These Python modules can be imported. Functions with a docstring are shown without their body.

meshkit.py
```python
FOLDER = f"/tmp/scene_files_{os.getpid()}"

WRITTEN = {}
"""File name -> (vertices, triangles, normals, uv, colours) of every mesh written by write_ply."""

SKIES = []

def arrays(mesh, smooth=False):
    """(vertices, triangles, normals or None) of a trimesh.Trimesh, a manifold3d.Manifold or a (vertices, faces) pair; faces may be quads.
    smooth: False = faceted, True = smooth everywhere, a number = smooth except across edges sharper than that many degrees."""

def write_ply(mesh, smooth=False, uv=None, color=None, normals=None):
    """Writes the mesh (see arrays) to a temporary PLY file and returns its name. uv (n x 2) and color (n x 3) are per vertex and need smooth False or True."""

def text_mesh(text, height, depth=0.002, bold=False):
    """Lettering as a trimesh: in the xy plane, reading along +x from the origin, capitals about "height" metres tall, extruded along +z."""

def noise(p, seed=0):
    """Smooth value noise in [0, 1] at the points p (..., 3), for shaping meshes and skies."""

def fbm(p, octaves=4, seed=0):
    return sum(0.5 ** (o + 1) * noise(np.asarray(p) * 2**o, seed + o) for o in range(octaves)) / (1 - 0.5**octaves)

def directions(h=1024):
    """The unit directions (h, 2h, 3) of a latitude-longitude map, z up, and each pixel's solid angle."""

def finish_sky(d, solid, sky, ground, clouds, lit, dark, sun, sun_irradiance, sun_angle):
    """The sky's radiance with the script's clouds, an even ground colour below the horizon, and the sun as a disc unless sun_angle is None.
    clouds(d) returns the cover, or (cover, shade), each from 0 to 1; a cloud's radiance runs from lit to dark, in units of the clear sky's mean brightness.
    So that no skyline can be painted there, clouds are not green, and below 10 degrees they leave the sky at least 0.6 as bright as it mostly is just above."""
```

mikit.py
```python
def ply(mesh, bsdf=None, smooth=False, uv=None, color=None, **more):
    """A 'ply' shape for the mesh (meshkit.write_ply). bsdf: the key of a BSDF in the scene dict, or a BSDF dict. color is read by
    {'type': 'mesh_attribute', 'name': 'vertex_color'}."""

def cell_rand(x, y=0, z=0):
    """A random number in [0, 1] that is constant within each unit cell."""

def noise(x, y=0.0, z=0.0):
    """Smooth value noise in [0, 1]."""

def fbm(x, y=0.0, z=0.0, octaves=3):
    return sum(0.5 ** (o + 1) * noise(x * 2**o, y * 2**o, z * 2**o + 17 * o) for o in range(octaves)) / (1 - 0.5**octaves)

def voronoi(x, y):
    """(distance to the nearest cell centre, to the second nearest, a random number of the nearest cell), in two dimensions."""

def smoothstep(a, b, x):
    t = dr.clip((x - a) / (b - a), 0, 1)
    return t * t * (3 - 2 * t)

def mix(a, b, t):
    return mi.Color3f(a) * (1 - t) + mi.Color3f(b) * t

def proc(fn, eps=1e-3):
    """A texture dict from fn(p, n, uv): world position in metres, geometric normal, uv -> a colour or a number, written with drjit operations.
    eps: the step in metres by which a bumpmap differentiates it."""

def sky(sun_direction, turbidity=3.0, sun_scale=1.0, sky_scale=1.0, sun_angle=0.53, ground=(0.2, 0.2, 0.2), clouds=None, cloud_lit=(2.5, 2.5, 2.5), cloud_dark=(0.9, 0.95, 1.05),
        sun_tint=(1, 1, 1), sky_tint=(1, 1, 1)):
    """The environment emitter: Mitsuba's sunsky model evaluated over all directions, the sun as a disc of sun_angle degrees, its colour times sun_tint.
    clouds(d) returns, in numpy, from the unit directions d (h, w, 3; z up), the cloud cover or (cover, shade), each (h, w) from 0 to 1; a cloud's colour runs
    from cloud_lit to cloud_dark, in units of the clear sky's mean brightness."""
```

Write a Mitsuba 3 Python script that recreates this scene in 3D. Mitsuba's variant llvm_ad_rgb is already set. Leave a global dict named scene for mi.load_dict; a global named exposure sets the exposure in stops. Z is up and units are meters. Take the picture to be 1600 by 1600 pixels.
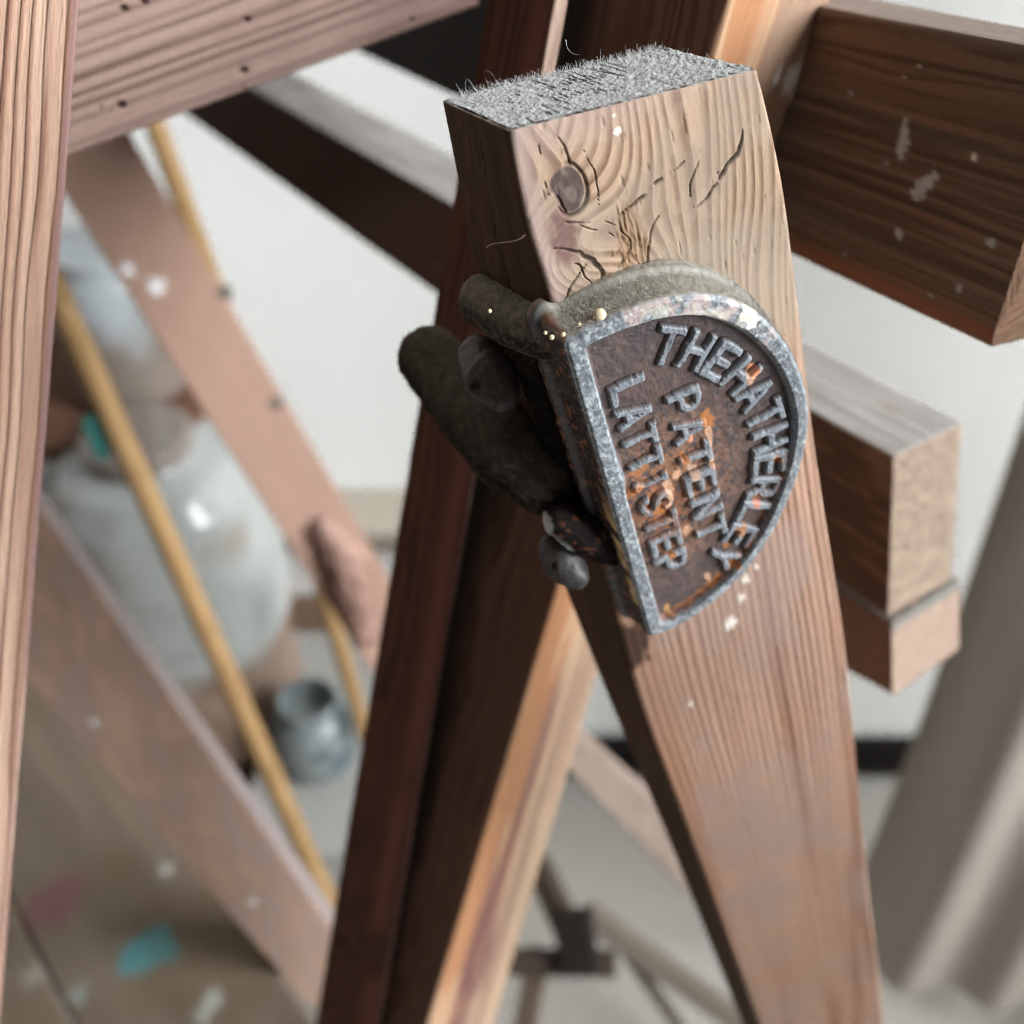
import math
import numpy as np, trimesh, mitsuba as mi, mikit, meshkit
from scipy.spatial import cKDTree
from scipy.ndimage import distance_transform_edt
import shapely, shapely.ops

# ------------------------------------------------------------------ camera, light, exposure
PITCH, EYE, FOCAL = math.radians(40), np.array([0, 0, 1.30]), 1715.0     # focal length in pixels of a 1600 picture
FWD = np.array([0, math.cos(PITCH), -math.sin(PITCH)])
UPV = np.array([0, math.sin(PITCH), math.cos(PITCH)])
RIGHT = np.array([1.0, 0, 0])
M = np.stack([RIGHT, UPV, FWD], 1)                                       # survey frame (right, up, away) -> world
T = mi.ScalarTransform4f
scene = {
    'camera': {'type': 'thinlens', 'fov': 2 * math.degrees(math.atan(800 / FOCAL)), 'fov_axis': 'x', 'aperture_radius': 0.00150,
               'focus_distance': 0.171, 'near_clip': 0.01, 'far_clip': 20.0,
               'to_world': T().look_at(origin=EYE.tolist(), target=(EYE + FWD).tolist(), up=[0, 0, 1])},
    'ambient_fill': {'type': 'constant', 'radiance': {'type': 'rgb', 'value': [0.062, 0.056, 0.052]}},  # added uniform fill in place of bounce from the unseen room
}
exposure = 0.8
WINDOW_RADIANCE = [10.8, 11.1, 11.3]
labels = {}
rng = np.random.default_rng(7)

# ------------------------------------------------------------------ helpers
def ray(u, v): return np.array([(u - 800) / FOCAL, -(v - 800) / FOCAL, 1.0])
def at(u, v, z): return ray(u, v) * z
def world(p): return np.asarray(p) @ M.T + EYE
def unit(a): return np.asarray(a, float) / np.linalg.norm(a)
def sst(a, b, x):
    t = np.clip((np.asarray(x, float) - a) / (b - a), 0, 1); return t * t * (3 - 2 * t)
def nz(*c, seed=0): return meshkit.noise(np.stack(np.broadcast_arrays(*c), -1), seed)
def fb(*c, seed=0, o=3): return meshkit.fbm(np.stack(np.broadcast_arrays(*c), -1), o, seed)
def mixc(a, b, t): return np.asarray(a, float) * (1 - t[..., None]) + np.asarray(b, float) * t[..., None]

def bsdf(name, rough, spec=0.4, **kw):
    scene[name] = {'type': 'twosided', 'bsdf': {'type': 'principled', 'base_color': {'type': 'mesh_attribute', 'name': 'vertex_color'}, 'roughness': rough, 'specular': spec, **kw}}
bsdf('weathered_wood', 0.75, 0.12)
bsdf('dull_surface', 0.95, 0.03)
bsdf('cast_iron', 0.5, 0.45)
bsdf('glossy_plastic', 0.2, 0.6, clearcoat=0.6, clearcoat_gloss=0.85)
bsdf('cloth', 0.9, 0.1, sheen=0.3)

def put(key, v, f, mat, col, smooth=True, inworld=False):
    v = np.asarray(v, float).reshape(-1, 3)
    col = np.broadcast_to(np.asarray(col, float), v.shape) if np.ndim(col) == 1 else np.asarray(col).reshape(-1, 3)
    base, n = key, 0
    while key in scene:
        n += 1; key = f'{base}_{n:03d}'
    scene[key] = mikit.ply((v if inworld else world(v), np.asarray(f)), mat, smooth=smooth, color=np.clip(col, 0.002, 0.95))
    return key

def tag(key, label=None, category=None, group=None, kind=None):
    labels[key] = {k: x for k, x in dict(label=label, category=category, group=group, kind=kind).items() if x}

def grid_faces(m, n, wrap):
    i, j = np.meshgrid(np.arange(m - 1), np.arange(n if wrap else n - 1), indexing='ij')
    k = (j + 1) % n
    q = np.stack([i * n + j, i * n + k, (i + 1) * n + k, (i + 1) * n + j], -1).reshape(-1, 4)
    return np.vstack([q[:, [0, 1, 2]], q[:, [0, 2, 3]]])

def grid_normals(X, wrap=True):
    du = np.gradient(X, axis=0)
    dv = (np.roll(X, -1, 1) - np.roll(X, 1, 1)) / 2 if wrap else np.gradient(X, axis=1)
    n = np.cross(du, dv); return n / np.maximum(np.linalg.norm(n, axis=-1, keepdims=True), 1e-12)

# ------------------------------------------------------------------ wooden bars
def wood(S, P, Q, seed, ring=1.4, pith=(30, -40), early=(.46, .34, .25), late=(.27, .175, .12), wob=1.0, rough=1.0, even=1.1):
    """Solid timber: S along the grain, P and Q across it, all in mm -> colour, relief in mm."""
    w = (fb(S * .011, P * .05, Q * .05, seed=seed) - .5) * 7 * wob + (nz(S * .05, P * .2, Q * .2, seed=seed + 3) - .5) * .7 * wob
    r = np.hypot(P - pith[0], Q - pith[1]) + w
    x = r / ring + even * nz(r * .33, 0 * r, 0 * r, seed=seed + 5)
    f = x - np.floor(x)
    l = sst(.3, .82, f) * (1 - sst(.9, 1, f))
    k = nz(np.floor(x), 0 * x, 0 * x, seed=seed + 9)
    l = l * (.55 + .45 * k)
    fib = nz(S * .35, P * 5, Q * 5, seed=seed + 1) * .6 + nz(S * 1.5, P * 9, Q * 9, seed=seed + 2) * .4
    big = fb(S * .02, P * .06, Q * .06, seed=seed + 7)
    c = mixc(early, late, l) * (.74 + .42 * fib + .2 * (big - .5))[..., None]
    return c, (l * .16 + (fib - .5) * .08) * rough

class Ctx: pass
def bar(key, st, mat='weathered_wood', n=(60, 8, 20, 40), rows=200, r=.0012, seed=1, paint=None, caps=14, amp=1.0, rowmap=None, tone=None, **wk):
    """A bar lofted through stations (a, b, c) in the survey frame: b-c is its face, b-a its other visible side."""
    st = np.array(st, float)                                   # k, 3, 3
    a, b, c = st[:, 0], st[:, 1], st[:, 2]
    s = np.r_[0, np.cumsum(np.linalg.norm(np.diff((a + c) / 2, axis=0), axis=1))]
    t = np.linspace(0, s[-1], rows)
    if rowmap: t = s[-1] * np.interp(np.linspace(0, 1, rows), *rowmap)
    lin = lambda y: np.stack([np.interp(t, s, y[:, k]) for k in range(3)], 1)
    if len(s) > 2:
        from scipy.interpolate import PchipInterpolator
        lin = lambda y: PchipInterpolator(s, y, axis=0)(t)
    A, B, C = lin(a), lin(b), lin(c)
    wp, wq = np.linalg.norm(A - B, axis=1).mean(), np.linalg.norm(C - B, axis=1).mean()
    rp, rq = min(r / wp, .3), min(r / wq, .3)
    ring = []
    def corner(p, q, k):
        for i in range(5):
            th = math.pi / 2 * (k + i / 4); yield p, q, th
    nf, nr, nb, nl = n
    arc = [i / 4 * math.pi / 2 for i in range(5)]
    ring += [(0, q) for q in np.linspace(rq, 1 - rq, nf)]
    ring += [(rp - rp * math.cos(x), 1 - rq + rq * math.sin(x)) for x in arc[1:-1]]
    ring += [(p, 1) for p in np.linspace(rp, 1 - rp, nr)]
    ring += [(1 - rp + rp * math.sin(x), 1 - rq + rq * math.cos(x)) for x in arc[1:-1]]
    ring += [(1, q) for q in np.linspace(1 - rq, rq, nb)]
    ring += [(1 - rp + rp * math.cos(x), rq - rq * math.sin(x)) for x in arc[1:-1]]
    ring += [(p, 0) for p in np.linspace(1 - rp, rp, nl)]
    ring += [(rp - rp * math.sin(x), rq - rq * math.cos(x)) for x in arc[1:-1]]
    pq = np.array(ring)
    kk = np.r_[np.linspace(0.002, .955, caps), .985]
    cen = np.array([.5, .5])
    rowsP = [cen + (pq - cen) * k for k in kk] + [pq] * rows + [cen + (pq - cen) * k for k in kk[::-1]]
    ti = np.r_[np.zeros(len(kk), int), np.arange(rows), np.full(len(kk), rows - 1)]
    PQ = np.array(rowsP)                                       # R, N, 2
    p, q = PQ[..., 0], PQ[..., 1]
    X = B[ti][:, None] + p[..., None] * (A - B)[ti][:, None] + q[..., None] * (C - B)[ti][:, None]
    nrm = grid_normals(X)
    if np.sum(nrm[len(rowsP) // 2, nf // 2] * (A - B)[rows // 2]) > 0: nrm = -nrm; flip = True
    else: flip = False
    ctx = Ctx(); ctx.p, ctx.q = p, q
    ctx.S = t[ti][:, None] * 1e3 + 0 * p; ctx.P = p * wp * 1e3; ctx.Q = q * wq * 1e3
    ctx.X, ctx.n = X, nrm
    ctx.cap = np.zeros(len(ti)); ctx.cap[:len(kk)] = -1; ctx.cap[-len(kk):] = 1
    ctx.cap = ctx.cap[:, None] + 0 * p
    ctx.up = (nrm @ M.T)[..., 2]
    col, h = wood(ctx.S, ctx.P, ctx.Q, seed, **wk)
    h = h * amp
    if paint: col, h = paint(ctx, col, h)
    if tone: col = np.where((ctx.cap == 0)[..., None], col * np.array(tone), col)
    X = X + nrm * (h * 1e-3)[..., None]
    f = grid_faces(len(ti), len(pq), True)
    if flip is False: f = f[:, ::-1]
    return put(key, X, f, mat, col), ctx

def on_plane(o, n, u, v): d = ray(u, v); return d * ((o @ n) / (d @ n))
def prism(b, a, c, ref, wa=None):
    """Stations from a surveyed front edge b [(u, v, z) x2]; c lies in the plane of the edge and ref, a square to it."""
    b3 = [at(*x) for x in b]; ax = unit(b3[-1] - b3[0]); nc = unit(np.cross(ax, ref)); na = np.cross(ax, nc)
    if nc[2] < 0: nc = -nc
    out = []
    for i in range(len(b3)):
        C = on_plane(b3[i], nc, *c[i])
        A = b3[i] + nc * wa if wa else on_plane(b3[i], na, *a[i])
        out.append((A, b3[i], C))
    return out
def edges(b, z, a, wa, c):
    """Station of a bar seen corner-on: a at distance wa behind b, c square to it."""
    b3, r = at(*b, z), ray(*a)
    A_, B_, C_ = r @ r, -2 * r @ b3, b3 @ b3 - wa * wa
    a3 = r * ((-B_ + math.sqrt(max(B_ * B_ - 4 * A_ * C_, 0))) / (2 * A_)); rc = ray(*c)
    return a3, b3, rc * ((b3 @ (a3 - b3)) / (rc @ (a3 - b3)))
def lerp1(v, v0, i0, v1, i1): return 1 / (i0 + (i1 - i0) * (v - v0) / (v1 - v0))
UPC = M.T @ np.array([0, 0, 1.0])                              # world up in the survey frame

def spots(ctx, col, h, O, items, c=(.78, .79, .76), lift=.12):
    """Splashes of paint: (point, radius mm, stretch)."""
    for i, (P3, rad) in enumerate(items):
        d = np.linalg.norm(ctx.X - P3, axis=-1) * 1e3
        m = d < rad * 3
        if not m.any(): continue
        X = ctx.X[m] * 1e3
        dd = d[m] / rad + (fb(X[:, 0] * 1.2, X[:, 1] * 1.2, X[:, 2] * 1.2, seed=40 + i) - .5) * 1.5
        k = 1 - sst(.75, 1.0, dd)
        col[m] = mixc(col[m], c, k * .92); h[m] = h[m] + k * lift
    return col, h
def crack(col, h, x, y, line, w, depth=.5, wig=.5, seed=0, dark=(.02, .013, .009), fade=True):
    """A check in the timber along a polyline in face coordinates (mm)."""
    line = np.array(line, float)
    xx = x + (nz(x * .38, y * .38, 0 * x, seed=seed) - .5) * wig; yy = y + (nz(x * .38, y * .38, 5 + 0 * x, seed=seed) - .5) * 2 * wig
    best = np.full(x.shape, 99.0)
    L = len(line) - 1
    for i in range(L):
        p, q = line[i], line[i + 1]; d = q - p
        t = np.clip(((xx - p[0]) * d[0] + (yy - p[1]) * d[1]) / (d @ d), 0, 1)
        g = (i + t) / L
        ww = w * (np.sin(np.pi * np.clip(g * .9 + .05, 0, 1)) if fade else 1)
        best = np.minimum(best, np.hypot(xx - p[0] - t * d[0], yy - p[1] - t * d[1]) / np.maximum(ww, .03))
    best = best + .9 * sst(.42, .25, nz(x * .55, y * .55, 0 * x, seed=seed + 7)) + .5 * (nz(x * 2.5, y * 2.5, 0 * x, seed=seed + 8) - .5)
    k = 1 - sst(.35, 1.15, best)
    return mixc(col, dark, k * .93), h - k * depth

# ------------------------------------------------------------------ the setting
WALL_Y = 0.97
def sheet(key, o, ex, ey, n, mat, fn, kind='structure', label=None):
    i, j = np.meshgrid(np.linspace(0, 1, n[0]), np.linspace(0, 1, n[1]), indexing='ij')
    X = np.array(o) + i[..., None] * np.array(ex) + j[..., None] * np.array(ey)
    put(key, X, grid_faces(n[0], n[1], False), mat, fn(X), inworld=True)
    if kind: tag(key, label, kind=kind)
sheet('wall', (-2.2, WALL_Y, 0), (4.4, 0, 0), (0, 0, 3), (120, 90), 'dull_surface',
      lambda X: mixc((.87, .885, .875), (.83, .84, .825), fb(X[..., 0] * 3, X[..., 2] * 3, 0 * X[..., 0])), label='plain white painted wall behind the ladder')
def floor_col(X):
    g = fb(X[..., 0] * 6, X[..., 1] * 6, 0 * X[..., 0], o=4)
    return mixc((.44, .425, .395), (.37, .35, .31), g)
sheet('floor', (-2.2, -2.0, 0), (4.4, 0, 0), (0, 2.96, 0), (160, 110), 'dull_surface', floor_col, label='pale grey dusty floor')

def box_mesh(lo, hi, bev=.002):
    lo, hi = np.array(lo, float), np.array(hi, float)
    pts = [np.where(np.array(s) > 0, hi, lo) - np.array(s) * np.array(o) * bev for s in np.ndindex(2, 2, 2) for s in [2 * np.array(s) - 1] for o in ((0, 1, 1), (1, 0, 1), (1, 1, 0))]
    return trimesh.convex.convex_hull(np.array(pts))
def put_mesh(key, m, mat, col, smooth=False, inworld=True):
    base, n = key, 0
    while key in scene:
        n += 1; key = f'{base}_{n:03d}'
    v, f, _ = meshkit.arrays(m)
    if not inworld: v = world(v)
    if smooth is False: v, f = v[f.ravel()], np.arange(f.size).reshape(-1, 3)
    scene[key] = mikit.ply((v, f), mat, smooth=smooth, color=np.broadcast_to(np.array(col, float), v.shape) if np.ndim(col) == 1 else col(v))
    return key
put_mesh('wall__skirting_board', box_mesh((-2.2, WALL_Y - .018, .012), (2.2, WALL_Y - .003, .085)), 'weathered_wood', (.012, .010, .009))
# the window that lights the room: a tall casement to the right, its panes bright with daylight
wx, wy0, wy1, wz0, wz1 = 2.0, -1.50, .40, 1.20, 3.35
k = 0
for iy in range(2):
    for iz in range(3):
        y0, y1 = wy0 + (wy1 - wy0) * iy / 2 + .03, wy0 + (wy1 - wy0) * (iy + 1) / 2 - .03
        z0, z1 = wz0 + (wz1 - wz0) * iz / 3 + .03, wz0 + (wz1 - wz0) * (iz + 1) / 3 - .03
        key = 'window__pane' + (f'_{k:03d}' if k else ''); k += 1
        v = np.array([[wx, y0, z0], [wx, y0, z1], [wx, y1, z1], [wx, y1, z0]])
        scene[key] = {**mikit.ply((v, np.array([[0, 1, 2], [0, 2, 3]])), 'dull_surface_plain'), 'emitter': {'type': 'area', 'radiance': {'type': 'rgb', 'value': WINDOW_RADIANCE}}}
scene['dull_surface_plain'] = {'type': 'diffuse', 'reflectance': {'type': 'rgb', 'value': [.5, .5, .5]}}
fr = [box_mesh((wx, wy0 - .03, wz0 - .03 + (wz1 - wz0) * i / 3), (wx + .04, wy1 + .03, wz0 + .03 + (wz1 - wz0) * i / 3)) for i in range(4)] + \
     [box_mesh((wx - .003, wy0 - .03 + (wy1 - wy0) * i / 2, wz0), (wx + .037, wy0 + .03 + (wy1 - wy0) * i / 2, wz1)) for i in range(3)]
put_mesh('window__frame', trimesh.util.concatenate(fr), 'dull_surface', (.75, .75, .73))
tag('window', 'white framed casement window beside the ladder, bright with daylight', 'window')

# ------------------------------------------------------------------ the folding step ladder
LAD = 'step_ladder'
tag(LAD, 'old weathered wooden folding step ladder with a rusty cast iron hinge plate in front', 'step ladder')
PINK = dict(early=(.50, .36, .285), late=(.29, .185, .145))

# front leg: head, hinge level, foot
zA = lambda v: lerp1(v, 205, 6.67, 1600, 2.70)
legst = [edges((795, 205), zA(205), (690, 158), .027, (1185, 108)), edges((818, 330), zA(330), (718, 300), .027, (1222, 270)),
         edges((860, 470), zA(470), (742, 430), .027, (1243, 420)), edges((905, 700), zA(700), (800, 680), .027, (1275, 690)),
         edges((985, 1050), zA(1050), (930, 1040), .027, (1322, 1010)), edges((1075, 1300), zA(1300), (1035, 1290), .027, (1348, 1290)),
         edges((1187, 1600), zA(1600), (1160, 1600), .027, (1382, 1600)), edges((1228, 1710), zA(1710), (1208, 1710), .027, (1394, 1710))]
a0, b0, c0 = legst[0]; a1, b1, c1 = legst[4]
LAX = unit(unit(b1 - b0) + unit(c1 - c0))
LW = unit(c0 - b0) + unit(c1 - b1)
LN = unit(np.cross(LAX, LW)); LN = -LN if LN[2] > 0 else LN                # out of the leg's face, to the viewer
LO = (b0 + b1) / 2
LU = np.cross(LN, LAX); LU = LU if LU[0] > 0 else -LU                      # across the face, to the right
def face(u, v, lift=0.0):
    q = on_plane(LO + LN * lift, LN, u, v); return q
O_ = face(795, 205)
def fxy(u, v): d = (face(u, v) - O_) * 1e3; return np.array([d @ LAX, d @ LU])
def leg_paint(x, col, h):
    d = (x.X - O_) * 1e3; s, q = d @ LAX, d @ LU
    front = sst(.5, .8, (x.n @ LN)) * (x.cap == 0)
    # grain swept round the knot
    ks, kq = fxy(884, 288)
    ds, dq = s - ks, q - kq; rr = np.hypot(ds * .85, dq)
    swirl = 5.5 * np.exp(-(rr / 9) ** 2)
    Q2 = q + swirl * np.sign(dq) * np.exp(-np.abs(dq) / 9) + 10 * np.exp(-((ds - 11) / 9) ** 2) * np.exp(-((q - 4) / 12) ** 2)
    c2, h2 = wood(s, x.P, Q2, 11, ring=1.25, pith=(38, -30), early=(.44, .335, .25), late=(.19, .122, .082), rough=.4)
    kw = front * sst(75, 45, s)
    col = mixc(col, 0, kw) + c2 * kw[..., None]; h = h * (1 - kw) + h2 * kw * .9
    # lower part redder and smoother
    red = sst(60, 110, s) * front
    col = col * mixc((1, 1, 1), (1.04, .97, .95), red)
    lng = fb(s * .012, q * .22, 0 * s, seed=131); col = mixc(col, col * np.array([.66, .57, .53]), red * sst(.5, .72, lng) * .8)
    blo = fb(s * .045, q * .07, 0 * s, seed=132); col = mixc(col, (.33, .26, .245), red * sst(.5, .72, blo) * .55); col = mixc(col, col * np.array([1.03, .97, .93]), red * sst(.48, .3, blo))
    col = mixc(col, (.34, .175, .105), red * (1 - sst(.8, 4.2, q + 2 * (lng - .5))) * .6); col = mixc(col, (.46, .32, .25), red * sst(41, 46, q) * .4)
    dnt = sst(.90, .95, nz(s * .3, q * .9, 0 * s, seed=133)) * front; col = mixc(col, (.16, .10, .075), dnt * .3); h = h - dnt * .1
    pl = sst(.5, .62, fb(s * .05, q * .09, 0 * s, seed=21)) * front * sst(70, 30, s)
    col = mixc(col, (.31, .265, .225), pl * .5)                           # purplish varnish remains
    edge = front * np.maximum(1 - sst(.5, 2.6, q), 1 - sst(.5, 2.0, 46 - q)) * sst(60, 30, s)
    col = mixc(col, (.40, .32, .325), edge * .5)
    up = front * np.exp(-(s / 5) ** 2); col = mixc(col, (.41, .33, .33), up * .5)
    # knot
    ang = np.arctan2(ds, dq)
    kr = np.hypot(ds / 4.0, dq / 2.7) * (1 + .25 * (nz(ang * 1.2, rr * .1, 0 * rr, seed=5) - .5) * 2)
    kin = (1 - sst(.85, 1, kr)) * front
    col = mixc(col, mixc((.06, .048, .053), (.095, .07, .07), nz(s * .5, q * 1.8, 0 * s, seed=6)), kin * .95); h = h - kin * .1
    rim = np.exp(-((kr - 1.06) / .09) ** 2) * front * sst(-.4, .5, np.cos(ang - .5) + nz(ang, 0 * ang, 0 * ang, seed=9) - .3)
    col = mixc(col, (.03, .02, .018), rim * .95); h = h - rim * .45
    stain = np.exp(-(((s - ks - 7.5) / 6) ** 2 + ((q - kq + 2.6) / 2.8) ** 2)) * front
    col = mixc(col, (.15, .082, .085), sst(.3, .75, stain + .5 * (fb(s * .4, q * .4, 0 * s, seed=31) - .5)) * .8)
    for i, (ln, w) in enumerate([([(1067, 255), (1030, 282), (1000, 310), (972, 338)], .45), ([(1170, 205), (1155, 245), (1130, 285), (1096, 330)], .38), ([(1140, 255), (1118, 290)], .3),
                     ([(866, 205), (876, 235), (884, 256)], .4), ([(858, 385), (905, 388), (938, 425), (955, 478)], .42), ([(848, 352), (880, 342), (960, 352)], .3),
                     ([(862, 405), (900, 412), (925, 440)], .28), ([(885, 330), (872, 318), (868, 300)], .35), ([(1030, 335), (1015, 390), (1012, 440)], .3), ([(968, 330), (985, 390), (965, 420)], .3),
                     ([(875, 478), (890, 445), (915, 410)], .35), ([(905, 350), (960, 372)], .2), ([(835, 215), (838, 262), (850, 300)], .22), ([(905, 230), (925, 262), (935, 320)], .2), ([(1095, 240), (1082, 290), (1085, 330)], .2)]):
        c3, h3 = crack(col, h, s, q, [fxy(*p) for p in ln], w * (1.0 if i in (0, 1, 4) else .6), .3, .65, 60 + i)
        col, h = mixc(col, 0, front) + c3 * front[..., None], np.where(front > .3, h3, h)
    cx, cy = fxy(990, 385)
    torn = np.exp(-(((s - cx) / 9) ** 2 + ((q - cy) / 3.2) ** 2)) * front
    tn = .6 * nz(s * .45, q * 2.6, 0 * s, seed=77) + .4 * nz(s * 1.5, q * 4, 0 * s, seed=78)
    k = sst(.35, .7, torn + .6 * (tn - .5)); col = mixc(col, (.25, .165, .10), k * .75); h = h + k * (tn - .5) * .5
    fl = sst(.62, .72, fb(s * .25, q * .5, 0 * s, seed=90)) * front * sst(60, 20, s); col = mixc(col, (.50, .42, .34), fl * .2)
    # dust packed against the top of the casting
    dx = np.hypot(s - 42, q - 22)
    dus = front * sst(28, 33, s + 4 * fb(s * .4, q * .4, 0 * s, seed=8) - .05 * (q - 24) ** 2 * 0.15) * sst(60, 45, s)
    col = mixc(col, (.33, .30, .25), dus * .55)
    # smoky grime under the casting
    gx, gy = fxy(1090, 1060); gr = np.exp(-(((s - gx) / 22) ** 2 + ((q - gy + 6) / 26) ** 2)) * front
    col = mixc(col, (.24, .17, .14), gr * .5)
    bx, by = fxy(985, 1020); br = (1 - sst(.8, 1.1, np.hypot((s - bx) / 8, (q - by) / 5.5) + .8 * (fb(s * .5, q * .5, 0 * s, seed=3) - .5))) * front
    col = mixc(col, (.05, .028, .02), br * .95)
    # left side, its shade put into the colour
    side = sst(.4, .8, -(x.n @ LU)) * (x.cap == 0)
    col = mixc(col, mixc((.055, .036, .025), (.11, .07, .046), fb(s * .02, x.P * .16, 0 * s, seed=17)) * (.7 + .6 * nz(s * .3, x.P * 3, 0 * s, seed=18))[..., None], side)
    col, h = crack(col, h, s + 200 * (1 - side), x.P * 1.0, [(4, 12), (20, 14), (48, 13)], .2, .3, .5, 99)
    # sawn top, thick with grey lint
    top = (x.cap == -1) * 1.0
    _c, f = wood(0 * x.P, x.P, x.Q, 2, ring=1.5, pith=(60, -45), wob=.8); f = 1 - np.clip(f / .16, 0, 1) * .9; g = fb(x.P * .8, x.Q * 1.4, 0 * x.P, seed=15)
    du = sst(.25, .45, .55 * f + .45 * g) * top
    gg = fb(x.P * .9, x.Q * .9, 0 * x.P, seed=24, o=4); gap = sst(.60, .72, nz(x.P * .35, x.Q * 1.6, 0 * x.P, seed=25)) * sst(.35, .55, fb(x.P * .12, x.Q * .12, 0 * x.P, seed=26)); tc = mixc((.29, .28, .265), (.47, .485, .48), du) * (.6 + .8 * gg * (.6 + .8 * nz(x.P * 4, x.Q * 4, 0 * x.P, seed=4)))[..., None]
    tc = mixc(tc, (.06, .052, .045), gap * .8)
    tc = mixc(tc, (.10, .075, .06), (1 - sst(1.5, 4, x.Q + 2 * g)) * .8)
    col = mixc(col, 0, top) + tc * top[..., None]; ef = sst(0, .12, np.minimum(np.minimum(x.p, 1 - x.p), np.minimum(x.q, 1 - x.q))); h = h * (1 - top) + top * ef * .05 * (gg - .5)
    col, h = spots(x, col, h, 0, [(face(u, v), r) for u, v, r in [(1166, 906, 1.2), (1157, 936, 1.1), (1182, 888, .8), (1141, 975, 1.7), (1078, 1104, 1.3), (1063, 1112, 1.0), (1096, 1160, .4), (838, 262, 1.2), (832, 275, .6), (955, 178, .7), (962, 205, .8), (1120, 250, .6), (1205, 850, .5), (1010, 1150, .5)]])
    return col, h
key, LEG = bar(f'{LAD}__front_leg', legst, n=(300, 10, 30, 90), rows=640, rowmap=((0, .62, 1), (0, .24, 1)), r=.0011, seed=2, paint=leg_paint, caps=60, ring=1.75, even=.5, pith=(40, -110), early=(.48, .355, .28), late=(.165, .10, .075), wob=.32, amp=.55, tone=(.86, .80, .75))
tag(key, 'upright leg with a dusty sawn top, a dark knot and the cast plate on it')

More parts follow.
